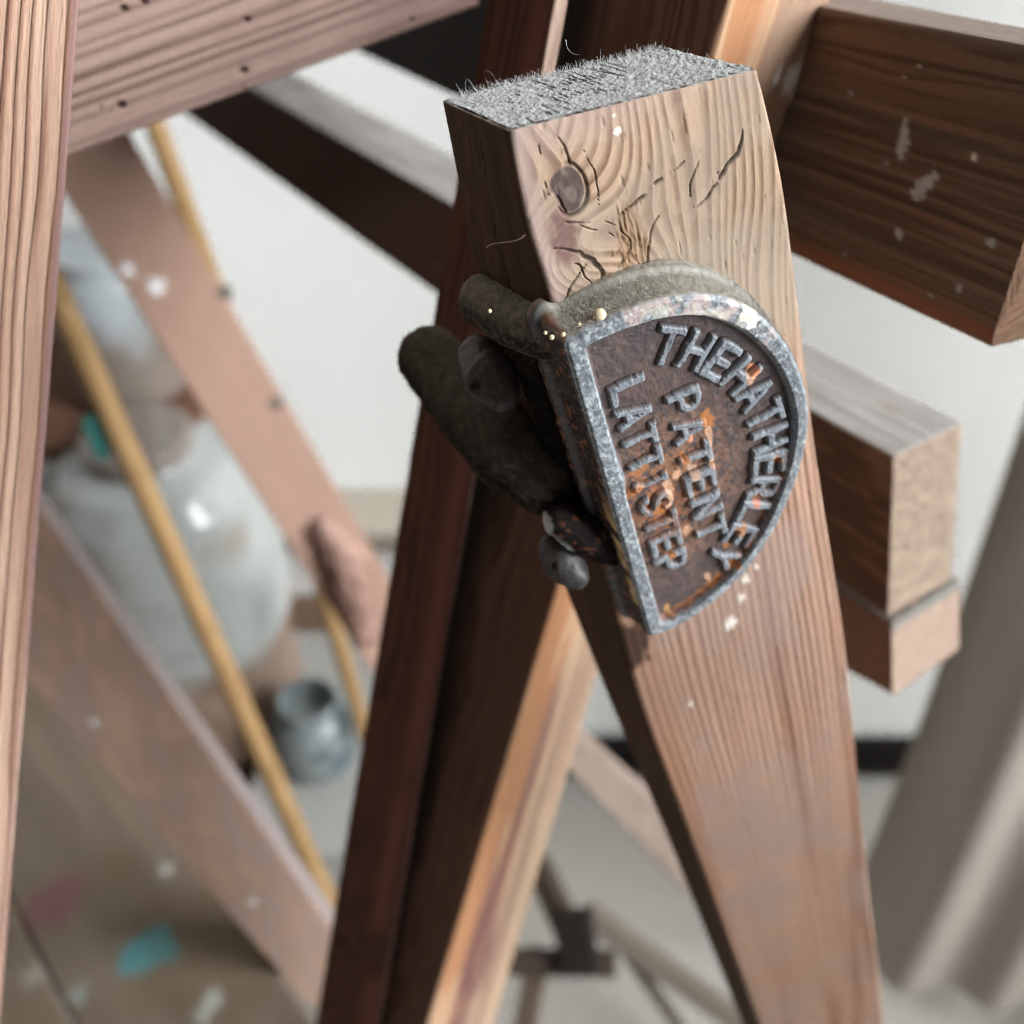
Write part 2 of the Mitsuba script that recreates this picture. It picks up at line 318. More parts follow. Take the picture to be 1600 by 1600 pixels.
# matted dust lying on the sawn top
A0_, B0_, C0_ = (np.array(q) for q in legst[0])
pp, qq = np.meshgrid(np.linspace(.015, .985, 260), np.linspace(.012, .988, 380), indexing='ij')
P_, Q_ = pp * 27, qq * 46
_c, rl = wood(0 * P_, P_, Q_, 2, ring=1.55, pith=(75, -35), wob=.5, even=.6)
edge_ = np.minimum(np.minimum(P_, 27 - P_), np.minimum(Q_, 46 - Q_)) + .9 * (fb(P_ * .7, Q_ * .7, 0 * P_, seed=141) - .5)
g1, g2 = fb(P_ * .55, Q_ * .55, 0 * P_, seed=142, o=4), nz(P_ * 2.6, Q_ * 2.6, 0 * P_, seed=143)
slit = sst(.66, .76, nz(P_ * .28, Q_ * 1.9, 0 * P_, seed=144)) * sst(.48, .6, fb(P_ * .1, Q_ * .1, 0 * P_, seed=145))
hd = (.45 * (g1 - .5) + .16 * (g2 - .5) + .10 - .28 * slit - .35 * np.clip(rl, 0, .16)) * sst(0, .8, edge_) - .12 * sst(.6, -.1, edge_)
Xd = B0_ + pp[..., None] * (A0_ - B0_) + qq[..., None] * (C0_ - B0_) - LAX * ((hd + .16) * 1e-3)[..., None]
cd = mixc((.25, .245, .235), (.43, .44, .43), np.clip(.5 * g1 + .5 * g2 + .25, 0, 1)) * (1 - 1.5 * np.clip(rl, 0, .16))[..., None]
cd = mixc(cd, (.05, .045, .04), slit * .75); cd = mixc(cd, (.16, .12, .10), sst(.9, .1, edge_) * .8)
fd = grid_faces(260, 380, False)
t_ = Xd.reshape(-1, 3)[fd[len(fd) // 3]]
if np.dot(np.cross(t_[1] - t_[0], t_[2] - t_[0]), -LAX) < 0: fd = fd[:, ::-1]
put(f'{LAD}__front_leg__dust_layer', Xd, fd, 'dull_surface', cd); tag(f'{LAD}__front_leg__dust_layer', 'matted grey dust on the sawn top', kind='stuff')

# pair of rear legs crossing behind
zB = lambda v: lerp1(v, 0, 4.85, 1600, 2.38)
bl = [(1141 - .2944 * v, v) for v in (-120, 0, 220, 600, 1050, 1300, 1600, 1720)]
al = [(861 - .1737 * v + (24 if v < 300 else 0), v) for v in (-120, 0, 220, 600, 1050, 1300, 1600, 1720)]
cl = [(1343, -120), (1297, 0), (1213, 220), (1082, 600), (934, 1050), (860, 1300), (772, 1600), (737, 1720)]
def rear_paint(x, col, h):
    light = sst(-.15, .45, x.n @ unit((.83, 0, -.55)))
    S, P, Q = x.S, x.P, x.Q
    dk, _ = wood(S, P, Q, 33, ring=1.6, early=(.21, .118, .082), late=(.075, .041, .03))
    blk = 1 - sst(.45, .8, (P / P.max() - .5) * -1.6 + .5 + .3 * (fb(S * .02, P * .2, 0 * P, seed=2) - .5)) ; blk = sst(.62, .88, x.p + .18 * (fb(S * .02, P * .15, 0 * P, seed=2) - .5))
    dk = mixc(dk, (.016, .015, .015), blk * .92)  # gap beside the neighbouring leg blacked in as painted shade
    col = mixc(dk, 0, light) + col * np.array([.80, .70, .63]) * light[..., None]  # left face carries the tone of its shade, right face the lit one
    v = fb(S * .008, Q * .12, 0 * P, seed=44)
    org = light * (1 - sst(.35, .55, x.q + .25 * (v - .5)))
    col = mixc(col, (.36, .165, .075), org * .8)
    pur = light * np.exp(-((x.q - .42 - .5 * (v - .5)) / .16) ** 2) * sst(.32, .55, nz(S * .012, 0 * S, 0 * S, seed=3))
    col = mixc(col, (.13, .06, .062), pur * .9)
    bone = light * sst(.52, .62, fb(S * .012, Q * .16, 3 + 0 * P, seed=45)) * (1 - pur)
    col = mixc(col, (.48, .35, .235), bone * .55)
    col, h = spots(x, col, h, 0, [(on_plane(at(1100, 130, zB(130)), NB, u, w), r) for u, w, r in [(1233, 122, 3.2), (1240, 148, 2.3), (1212, 120, 1.6), (1205, 45, .8), (1245, 105, 1.5)]], c=(.66, .68, .68))
    col, h = spots(x, col, h, 0, [(on_plane(at(720, 1560, zB(1560)), NB, 752, 1555), 2.2)])
    return col, h
rst = prism([(u, v, zB(v)) for u, v in bl], al, cl, np.array([1, 0, 1.5]))
NB = unit(np.cross(rst[-1][1] - rst[0][1], (1, 0, 1.5)))
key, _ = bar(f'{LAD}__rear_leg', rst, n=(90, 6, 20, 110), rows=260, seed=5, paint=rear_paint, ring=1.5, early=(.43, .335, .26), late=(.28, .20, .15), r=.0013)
tag(key, 'dark rear leg whose right face shows orange and purple wood')
bl1 = [(868 - .1737 * v, v) for v in (-120, 0, 500, 1100, 1600, 1720)]
al1 = [(760 - .1675 * v, v) for v in (-120, 0, 500, 1100, 1600, 1720)]
cl1 = [(868 - .1737 * v + g, v) for v, g in ((-120, 21), (0, 21), (500, 8), (1100, 3), (1600, 3), (1720, 3))]
def rear2_paint(x, col, h):
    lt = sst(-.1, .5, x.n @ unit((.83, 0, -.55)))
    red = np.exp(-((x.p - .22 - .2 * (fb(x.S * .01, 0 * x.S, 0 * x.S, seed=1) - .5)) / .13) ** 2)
    dk = mixc(col * np.array([.32, .205, .18]), (.27, .11, .085), red * .75 * sst(.25, .5, nz(x.S * .02, 0 * x.S, 0 * x.S, seed=6) + .15))  # left face toned down, shade mixed into the wood colour
    col = mixc(dk, 0, lt) + (mixc(col * .8, (.045, .022, .018), sst(70, 150, x.S))) * lt[..., None]  # thin right edge darkened lower down, painted shade in the groove
    col, h = spots(x, col, h, 0, [(on_plane(at(600, 1230, zB(1230)), NB2, 599, 1228), 2.6)], c=(.62, .55, .47))
    return col, h
rst1 = prism([(u, v, zB(v)) for u, v in bl1], al1, cl1, np.array([1, 0, 1.5]))
NB2 = unit(np.cross(rst1[-1][1] - rst1[0][1], rst1[0][0] - rst1[0][1]))
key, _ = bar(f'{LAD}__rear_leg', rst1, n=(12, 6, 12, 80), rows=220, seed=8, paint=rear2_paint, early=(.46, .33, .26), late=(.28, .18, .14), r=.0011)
tag(key, 'almost black rear leg with a reddish streak')

# treads and rails
def dusty(grey=(.40, .385, .37), k=.8, dark=(1, 1, 1), seed=1, extra=None):  # greys dust on upward faces, darkens the others as painted shade
    def fn(x, col, h):
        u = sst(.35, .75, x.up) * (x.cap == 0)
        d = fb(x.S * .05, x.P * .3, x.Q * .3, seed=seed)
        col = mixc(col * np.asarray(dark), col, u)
        col = mixc(col, np.array(grey), u * k * sst(.2, .6, d + .2))
        return extra(x, col, h) if extra else (col, h)
    return fn
def tread_extra(x, col, h):
    front = sst(.5, .85, x.n @ NJ1) * (x.cap == 0)
    O = x.X[len(x.X) // 2, 0]
    s, q = x.S, x.Q
    st = fb(s * .012, q * .35, 0 * s, seed=12); col = mixc(col, (.19, .135, .095), front * sst(.45, .7, st) * .6)
    st = sst(.5, .66, fb(s * .015, q * .8, 0 * s, seed=13)) * front; col = mixc(col, (.06, .043, .034), st * .55)
    for i in range(16):
        q0, s0, L = rng.uniform(3, 52), rng.uniform(120, 290), rng.uniform(25, 70)
        ln = [(s0 + L * t, q0 + .03 * L * t + .5 * math.sin(i + 3 * t)) for t in np.linspace(0, 1, 5)]
        c3, h3 = crack(col, h, s, q, ln, rng.uniform(.10, .26), .3, .4, 200 + i)
        col = mixc(col, 0, front) + c3 * front[..., None]; h = np.where(front > .3, h3, h)
    bev = sst(.90, .955, x.q) * sst(-.1, .4, -x.n[..., 2]) ; col = mixc(col, (.28, .11, .055), bev * .8 * (x.cap == 0))
    deep_shade = sst(340, 280, s + 20 * fb(s * .03, q * .05, 0 * s, seed=4)); col = mixc(col, (.022, .017, .014), deep_shade * .97)  # far left blackened in the colour to stand in for deep shade
    pr = lambda u, v: on_plane(TJ1[0][1], NJ1, u, v)
    col, h = spots(x, col, h, 0, [(pr(u, v), r) for u, v, r in [(1416, 190, .9), (1414, 205, 1.3), (1411, 220, 1.7), (1409, 234, 1.4), (1408, 246, 1.0), (1430, 305, 1.3), (1440, 295, 1.8), (1450, 284, 1.6), (1460, 274, 1.0), (1438, 103, .4), (1413, 120, .35), (1385, 255, .4), (1370, 284, .4), (1395, 285, .3), (1330, 145, .4), (1500, 450, .8), (1322, 398, .5), (1480, 140, .3), (1452, 460, .6), (1405, 365, 1.2), (1550, 378, 1.2)]], c=(.42, .43, .41))
    col, h = spots(x, col, h, 0, [(pr(1523, 243), 1.0)], c=(.80, .74, .64), lift=.4)
    return col, h
zJ = lambda u: .2 * 502 / (.303 * u + 50)                                   # its height in the picture gives its distance
TJ1 = prism([(480, -140, zJ(480)), (1692, 90, zJ(1692))], [(480, -166), (1782, 76)], [(480, 45), (1546, 542)], UPC)
NJ1 = unit(np.cross(TJ1[1][1] - TJ1[0][1], UPC)); NJ1 = -NJ1 if NJ1[2] > 0 else NJ1
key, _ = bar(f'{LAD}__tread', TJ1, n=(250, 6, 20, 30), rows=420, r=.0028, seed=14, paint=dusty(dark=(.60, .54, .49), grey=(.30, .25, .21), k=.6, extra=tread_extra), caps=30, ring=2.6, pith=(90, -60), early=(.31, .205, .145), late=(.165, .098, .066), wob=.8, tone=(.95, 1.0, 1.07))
tag(key, 'dark brown tread with long cracks and flecks of pale paint')
zK = lambda u: lerp1(u, 398, 1.72, 1390, 3.5)
TJ2 = prism([(322, 98, zK(322)), (1395, 714, zK(1395))], [(395, 79), (1502, 661)], [(206, 119), (1386, 963)], UPC)
NJ2 = unit(np.cross(TJ2[1][1] - TJ2[0][1], UPC)); NJ2 = -NJ2 if NJ2[2] > 0 else NJ2
def tread2_extra(x, col, h):
    end = (x.cap == 1) * 1.0
    f = nz(x.P * 2.2, x.Q * .35, 0 * x.P, seed=5); g = fb(x.P * .3, x.Q * .22, 0 * x.P, seed=6)
    _c, rg = wood(0 * x.P, x.P, x.Q, 17, ring=2.2, pith=(70, -50)); ec = mixc((.22, .16, .12), (.32, .25, .19), sst(.2, .8, .5 * f + .5 * g)) * (1.05 - 2.2 * np.clip(rg, 0, .16))[..., None] * (.75 + .4 * nz(x.P * 4, x.Q * 1.3, 0 * x.P, seed=7))[..., None]
    col = mixc(col, 0, end) + ec * end[..., None]; h = h * (1 - end) + end * f * .5
    front = sst(.5, .85, x.n @ NJ2) * (x.cap == 0); near = sst(300, 440, x.S)
    st = sst(.45, .65, fb(x.S * .06, x.Q * .25, 0 * x.S, seed=9)); col = mixc(col, (.21, .125, .085), front * near * st * .7); col = mixc(col, col * np.array([.42, .34, .28]), front * sst(330, 250, x.S))  # left stretch of the front darkened with painted shade
    top = sst(.4, .8, x.up) * (x.cap == 0)
    ridg = nz(x.S * .02, x.P * 1.7, 0 * x.S, seed=3); col = mixc(col, (.17, .145, .13), top * sst(.55, .75, ridg) * .7); h = h + top * ridg * .35
    return col, h
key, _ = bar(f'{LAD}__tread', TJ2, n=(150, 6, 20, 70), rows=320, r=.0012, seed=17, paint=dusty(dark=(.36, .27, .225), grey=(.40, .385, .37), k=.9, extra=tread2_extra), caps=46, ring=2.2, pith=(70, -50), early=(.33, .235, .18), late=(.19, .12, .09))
tag(key, 'tread with a grey dusty top and a pale sawn end')
TJ3 = prism([(1180, 842, .365), (1393, 974, .3135)], [(1280, 770), (1500, 905)], [(1200, 985), (1394, 1087)], UPC)
TJ3[1] = (TJ3[1][0], TJ3[1][1], TJ3[1][2])
def tread3_extra(x, col, h):
    end = (x.cap == 1) * 1.0
    ec = mixc((.24, .165, .125), (.31, .235, .185), fb(x.P * .4, x.Q * .4, 0 * x.P, seed=6))
    ec = mixc(ec, (.15, .15, .135), 1 - sst(2, 5, x.Q + 3 * (fb(x.P * .5, x.Q * .5, 0 * x.P, seed=3) - .5)))
    return mixc(col, 0, end) + ec * end[..., None], h
key, _ = bar(f'{LAD}__tread', TJ3, n=(70, 6, 20, 30), rows=80, r=.0014, seed=19, paint=dusty(grey=(.16, .155, .14), dark=(.50, .40, .36), extra=tread3_extra), caps=30, **PINK)
tag(key, 'short lower tread with a smooth pale pink end')

C_B = [(-340, -160, 1 / 6.1), (-336, 1720, 1 / 3.95), (-317, 1600, 1 / 4.05)]
def rail_extra(x, col, h):
    lr = x.q
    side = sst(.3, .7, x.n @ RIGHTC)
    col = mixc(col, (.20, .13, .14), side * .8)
    s, q = x.S, x.Q
    st = sst(.5, .68, fb(s * .01, q * .35, 0 * s, seed=51)); col = mixc(col, (.33, .21, .155), st * .45)
    ltz = sst(.5, .68, fb(s * .012, q * .5, 0 * s, seed=52)); col = mixc(col, (.64, .50, .40), ltz * .4)
    pr = lambda u, v: on_plane(CST[0][1], NC, u, v)
    return spots(x, col, h, 0, [(pr(86, 398), 1.3), (pr(85, 412), .8), (pr(69, 670), .4)], c=(.70, .70, .66))
RIGHTC = np.array([1.0, 0, 0])
CST = prism([C_B[0], C_B[1]], None, [(134, -160), (-12, 1720)], np.array([1, 0, 0.40]), wa=.022)
NC = unit(np.cross(CST[1][1] - CST[0][1], RIGHTC)); NC = -NC if NC[2] > 0 else NC
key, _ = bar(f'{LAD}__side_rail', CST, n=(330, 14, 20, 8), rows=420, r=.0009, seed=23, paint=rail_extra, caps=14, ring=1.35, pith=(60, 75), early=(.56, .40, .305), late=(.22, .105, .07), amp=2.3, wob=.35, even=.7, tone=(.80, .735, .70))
tag(key, 'ridged pinkish side rail along the left edge')
def holes(x, col, h):
    pr = lambda u, v: on_plane(DST[0][1], ND, u, v)
    for i, (u, v, r) in enumerate([(193, 13, .85), (385, 30, .75), (225, 2, .7), (381, 110, .95), (380, 137, .45), (190, 164, 1.0), (642, 30, .5), (158, 166, .25)]):
        d = np.linalg.norm(x.X - pr(u, v), axis=-1) * 1e3 / r
        k = 1 - sst(.75, 1.05, d); col = mixc(col, (.05, .03, .022), k * .9); h = h - k * 1.4
    st = sst(.5, .66, fb(x.S * .012, x.Q * .3, 0 * x.S, seed=61)); col = mixc(col, (.36, .25, .22), st * .35)
    low = sst(40, 62, x.Q); col = mixc(col, (.42, .30, .275), low * .4)
    rt = sst(90, 135, x.S); col = mixc(col, (.25, .16, .15), rt * .75)
    return col, h
DST = prism([(-275, -65, .205), (604, -408, .232)], None, [(-100, 322), (750, 9)], UPC, wa=.02)
ND = unit(np.cross(DST[1][1] - DST[0][1], UPC)); ND = -ND if ND[2] > 0 else ND
key, _ = bar(f'{LAD}__tread', DST, n=(300, 6, 20, 8), rows=300, r=.0016, seed=27, paint=holes, ring=3.1, pith=(35, -75), early=(.40, .305, .26), late=(.15, .10, .083), amp=2.2, wob=.25, even=.8, tone=(.84, .78, .76))
tag(key, 'ridged pale tread with woodworm holes at the top left')
lst = prism([(860, 1172, .62), (1160, 1486, .66)], None, [(884, 1120), (1240, 1446)], np.array([1, .8, .1]), wa=.02)
key, _ = bar(f'{LAD}__brace', lst, n=(20, 6, 6, 10), rows=60, seed=29, early=(.30, .23, .19), late=(.22, .165, .135))

# ------------------------------------------------------------------ cast hinge plate
PL_T = .0096
HT = on_plane(LO + LN * PL_T, LN, 882, 537)
HB = on_plane(LO + LN * PL_T, LN, 1013, 988)
HU = unit(HB - HT); HV = np.cross(HU, LN); HV = HV if HV @ LU > 0 else -HV
def plate_pt(u, v, h): return HT + (np.asarray(u)[..., None] * HU + np.asarray(v)[..., None] * HV + np.asarray(h)[..., None] * LN) * 1e-3
ctrl = np.array([(0, .0), (-.7, 8.5), (0, 16.5), (3.0, 24.2), (9.6, 31), (17, 35), (25.5, 37.3), (33.5, 37.8), (42.5, 36), (50.6, 32.6), (59.3, 27), (66.2, 19.6), (69.8, 12.2), (71.3, 5), (70.6, 0)])
from scipy.interpolate import CubicSpline
tt = np.r_[0, np.cumsum(np.linalg.norm(np.diff(ctrl, axis=0), axis=1))]
cs = CubicSpline(tt, ctrl)
poly = shapely.Polygon(np.vstack([cs(np.linspace(0, tt[-1], 300))]))
poly = poly.buffer(-1.2, quad_segs=16).buffer(1.2, quad_segs=16)
N_ = 1000
L_ = poly.exterior.length
out = np.array([poly.exterior.interpolate(L_ * i / N_).coords[0] for i in range(N_)])
tree = cKDTree(out)
cen = np.array([35.0, 14.0])
FIELD = -1.9
def rimwidth(u, v): 
    straight = sst(4.5, 2.0, v); a = np.arctan2(v, u - 35)
    arc = 2.3 + 1.1 * np.exp(-((a - 2.45) / .5) ** 2)
    return arc * (1 - straight) + 3.0 * straight
def plate_height(u, v, d):
    rw = rimwidth(u, v)
    h = FIELD * sst(rw - .35, rw + 1.0, d)
    h = h - .5 * (1 - sst(0, .8, d)) ** 2
    rn = fb(u * .9, v * .9, 0 * u, seed=70, o=4) - .5
    fine = nz(u * 3.3, v * 3.3, 0 * u, seed=71) - .5
    dome = .35 * np.exp(-(((u - 35) / 16) ** 2 + ((v - 10) / 11) ** 2)) * 0
    return h + rn * .26 + fine * .06 + dome
PEACH, ORANGE, RUST, BLUE, FIELDC = (.56, .32, .205), (.40, .15, .042), (.17, .072, .04), (.18, .205, .23), (.055, .043, .045)
def pxy(u, v, h=-1.0):
    q = (on_plane(LO + LN * (PL_T + h * 1e-3), LN, u, v) - HT) * 1e3; return q @ HU, q @ HV
flakes = [((1046, 765), 3.2, 1.3, PEACH), ((1062, 748), 1.5, 1.2, PEACH), ((1042, 790), 1.5, 1.3, PEACH), ((1082, 686), 1.6, .7, (.62, .27, .16)), ((1112, 682), 2.6, .7, PEACH), ((1113, 725), 1.3, .6, PEACH), ((1085, 738), 2.2, 1.0, (.50, .33, .25)),
          ((1174, 590), 2.0, 1.5, PEACH), ((1180, 580), 1.3, 1.0, (.55, .22, .12)), ((1050, 867), 1.6, .9, ORANGE), ((1184, 782), 2.0, 1.4, (.42, .17, .10)), ((1108, 660), 2.4, 1.6, ORANGE), ((1072, 720), 2.8, .9, ORANGE), ((1030, 800), 2.0, 1.6, ORANGE), ((1000, 740), 1.8, 2.0, (.36, .15, .06)), ((1214, 720), 1.6, 1.4, ORANGE),
          ((1076, 832), 1.6, 1.0, PEACH), ((1160, 830), 2.0, 1.6, (.36, .17, .09)), ((1150, 880), 1.2, 1.0, ORANGE), ((1046, 955), 1.8, .8, (.45, .24, .09)), ((1110, 905), 2.0, .7, PEACH), ((995, 770), 1.2, 2.2, ORANGE), ((1140, 855), 1.0, .8, ORANGE)]
def plate_color(u, v, h, top):
    n1 = fb(u * .35, v * .35, 0 * u, seed=80); n2 = fb(u * 1.1, v * 1.1, 0 * u, seed=81); n3 = nz(u * 4, v * 4, 0 * u, seed=82)
    c = mixc(FIELDC, (.085, .060, .055), sst(.3, .75, n1)) * (.9 + .2 * n3)[..., None]
    warm = np.exp(-(((u - 38) / 17) ** 2 + ((v - 15) / 10) ** 2))
    c = mixc(c, (.20, .10, .062), warm * sst(.25, .6, n2) * .85); hot = np.exp(-(((u - 41) / 11) ** 2 + ((v - 9) / 7) ** 2)); c = mixc(c, (.34, .15, .06), hot * sst(.3, .6, n2) * .75)
    rz = np.exp(-(((u - 42) / 12) ** 2 + ((v - 9) / 8) ** 2)) + 1.0 * np.exp(-((np.hypot(u - 35, v) - 33.8) / 1.4) ** 2) * sst(36, 44, u)
    rs = sst(.60, .82, n2 * .6 + .55 * rz)
    c = mixc(c, RUST, rs * .9); c = mixc(c, ORANGE, sst(.82, 1.0, n2 * .6 + .55 * rz) * .85)
    hi = sst(FIELD + .45, FIELD + 1.05, h)                                   # worn high points: bare grey iron and dust
    wear = hi * sst(.12, .60, .5 * n2 + .3 * n3 + .34 * n1 + .06 - .3 * rs)
    c = mixc(c, np.array(BLUE), wear * .92)
    rim = sst(-.75, -.35, h)
    c = mixc(c, mixc((.08, .09, .10), (.20, .22, .237), sst(.3, .7, .5 * n2 + .5 * n3)), rim * sst(.05, .45, n2 * .4 + n3 * .6) * .95)
    pk = sst(.5, .62, n1) * rim * sst(24, 6, u) * sst(3, 8, v); c = mixc(c, (.38, .30, .28), pk * .8)
    wx_ = sst(.62, .7, nz(u * 1.8, v * 1.8, 3 + 0 * u, seed=83)) * rim; c = mixc(c, (.50, .54, .56), wx_ * .35)
    for i, (p, ru, rv, cc) in enumerate(flakes):
        x, y = pxy(*p)
        m = np.hypot((u - x) / ru, (v - y) / rv) + 1.1 * (fb(u * .8, v * .8, 0 * u, seed=300 + i) - .5)
        c = mixc(c, np.array(cc) * .85, (1 - sst(.62, .95, m)) * .92)
    x, y = pxy(1172, 494, 0); m = np.hypot((u - x) / 2.6, (v - y) / 1.5) + 1.0 * (fb(u * .8, v * .8, 0 * u, seed=350) - .5)
    c = mixc(c, (.80, .75, .62), (1 - sst(.85, 1, m)) * .97)
    # flaking cream paint along the crest of the rim
    fl = sst(.58, .66, nz(u * 1.0, v * 1.0, 9 + 0 * u, seed=84)) * rim * sst(14, 8, u) * sst(12, 16, v); c = mixc(c, (.50, .48, .40), fl * .6)
    pits = sst(.66, .76, nz(u * 2.3, v * 2.3, 5 + 0 * u, seed=85)) * (1 - rim); c = mixc(c, (.03, .024, .022), pits * .3)
    return c
K_ = np.r_[np.linspace(0.004, .80, 130), np.linspace(.805, 1, 75)]
W_ = np.linspace(0, 1, 26)[1:]
uv = cen + K_[:, None, None] * (out - cen)[None]
d_, _ = tree.query(uv.reshape(-1, 2)); d_ = d_.reshape(uv.shape[:2])
hh = plate_height(uv[..., 0], uv[..., 1], d_)
colp = plate_color(uv[..., 0], uv[..., 1], hh, True)
tang = np.roll(out, -1, 0) - np.roll(out, 1, 0); nout = np.stack([-tang[:, 1], tang[:, 0]], 1); nout /= np.linalg.norm(nout, axis=1, keepdims=True)
if ((out - cen) * nout).sum(1).mean() < 0: nout = -nout
sw = []; swc = []; swh = []
wob = .35 * np.sin(np.linspace(0, 1, N_) * 60) * 0
for w in W_:
    depth = -.5 - w * (PL_T * 1e3 + .2)
    nn = fb(out[:, 0] * .7, out[:, 1] * .7, 0 * out[:, 0] + w * 4, seed=90) - .5
    flare = .25 + 1.0 * sst(.72, .80, w) + 1.7 * w * sst(3.0, .3, out[:, 1])                                  # foot flange standing out at the leg
    sw.append(out + nout * (nn * .5 + flare)[:, None]); swh.append(np.full(N_, depth) + 0 * nn)
    k = nz(out[:, 0] * 2, out[:, 1] * 2, 0 * out[:, 0] + w * 14, seed=91)
    c = mixc((.018, .015, .016), (.075, .06, .06), sst(.5, .85, k))
    leftside = sst(1.5, .2, out[:, 1])
    toplid = sst(.35, .75, -nout[:, 0] + .25 * (k - .5))                     # dust lies where the wall faces up
    dust = mixc((.15, .14, .115), (.31, .295, .25), k)
    c = mixc(c, 0, toplid * .9) + dust * (toplid * .9)[:, None]
    chips = leftside * sst(.55, .62, nz(out[:, 0] * .8, 0 * k + w * 2.2, 0 * k, seed=93) + .12) * sst(30, 44, out[:, 0]) * sst(.34, .2, w)
    c = mixc(c, (.75, .55, .28), chips * .95)
    rst_ = leftside * sst(.74, .8, nz(out[:, 0] * 1.0, 0 * k + w * 9, 0 * k, seed=94)); c = mixc(c, (.28, .11, .05), rst_ * .8)
    lip = sst(.70, .76, w) * (1 - sst(.82, .88, w)) * leftside; c = mixc(c, (.13, .14, .155), lip * .6)
    swc.append(c)
UVall = np.concatenate([uv, np.array(sw)]); Hall = np.concatenate([hh, np.array(swh)]); Call = np.concatenate([colp, np.array(swc)])
Xp = plate_pt(UVall[..., 0], UVall[..., 1], Hall)
fp = grid_faces(len(UVall), N_, True)
n0 = np.cross(Xp[51, 1] - Xp[50, 0], Xp[50, 1] - Xp[50, 0])
HP = put(f'{LAD}__hinge_plate', Xp, fp if np.dot(np.cross(Xp[100, 1] - Xp[100, 0], Xp[101, 0] - Xp[100, 0]), LN) > 0 else fp[:, ::-1], 'cast_iron', Call)
tag(HP, 'rusty D-shaped cast iron plate with raised lettering and a grey worn rim')

# raised letters
_glyph = {}
def glyph(ch):
    if ch not in _glyph:
        m = meshkit.text_mesh(ch, 1.0, .1, bold=True)
        tri = m.triangles[m.face_normals[:, 2] > .9][:, :, :2]
        g = shapely.ops.unary_union([shapely.Polygon(t).buffer(.004) for t in tri])
        _glyph[ch] = g
    return _glyph[ch]
def letter(ch, cu, cv, ang, height, width, seed):
    """ang: direction in which the text reads, in (u, v); letter tops point a quarter turn anticlockwise of it as seen."""
    g = glyph(ch); x0, y0, x1, y1 = g.bounds
    step, m = .15, 1.1
    bw = width * (.35 if ch == 'I' else 1)
    nx, ny = int((bw + 2 * m) / step), int((height + 2 * m) / step)
    x, y = np.meshgrid(np.linspace(-bw / 2 - m, bw / 2 + m, nx), np.linspace(-height / 2 - m, height / 2 + m, ny), indexing='ij')
    gx = (x / bw + .5) * (x1 - x0) + x0; gy = (y / height + .5) * (y1 - y0) + y0
    wx_, wy_ = (fb(x * .5, y * .5, seed + 0 * x, seed=seed) - .5) * .5, (fb(x * .5, y * .5, seed + 9 + 0 * x, seed=seed) - .5) * .5
    ins = shapely.contains_xy(g, gx + wx_ * (x1 - x0) / bw * .6, gy + wy_ * .1)
    sd = (distance_transform_edt(ins) - distance_transform_edt(~ins)) * step
    e = sst(-.95, .12, sd)
    du, dv = math.cos(ang), math.sin(ang)
    u = cu + x * du - y * dv * -1 * 0 + y * (-dv) ; v = cv + x * dv + y * du
    worn = .75 + .5 * fb(u * .25, v * .25, 0 * u, seed=120)
    base = FIELD - .5
    h = base + e * (1.5 * worn) + (nz(u * 2.5, v * 2.5, 0 * u, seed=121) - .5) * .16 * e
    c = plate_color(u, v, h + .1, True)
    c = mixc((.018, .015, .016), 0, sst(.25, .62, e)) + c * sst(.25, .62, e)[..., None]  # near-black foot of each stroke paints its shadow into the colour
    f = grid_faces(nx, ny, False)
    keep = (e.ravel()[f] > .06).any(1)
    f = f[keep]; used = np.unique(f); mp = -np.ones(nx * ny, int); mp[used] = np.arange(len(used))
    X = plate_pt(u, v, h).reshape(-1, 3)[used]; f = mp[f]
    t = X[f[0]]
    if np.dot(np.cross(t[1] - t[0], t[2] - t[0]), LN) < 0: f = f[:, ::-1]
    put(f'{HP}__letter', X, f, 'cast_iron', c.reshape(-1, 3)[used])
sgn = 1
for i, ch in enumerate('THEHATHERLEY'):
    th = math.radians(149.0 - 113.5 * i / 11)
    letter(ch, 35 + 30.2 * math.cos(th), 30.2 * math.sin(th) + .4, th - math.pi / 2, 6.8, 4.5, 400 + i)
for i, ch in enumerate('PATENT'): letter(ch, 21.0 + 6.05 * i, 16.7, 0, 5.9, 4.6, 430 + i)
for i, ch in enumerate('LATTISTEP'): letter(ch, 14.2 + 5.08 * i, 8.0, 0, 6.2, 4.0, 450 + i)

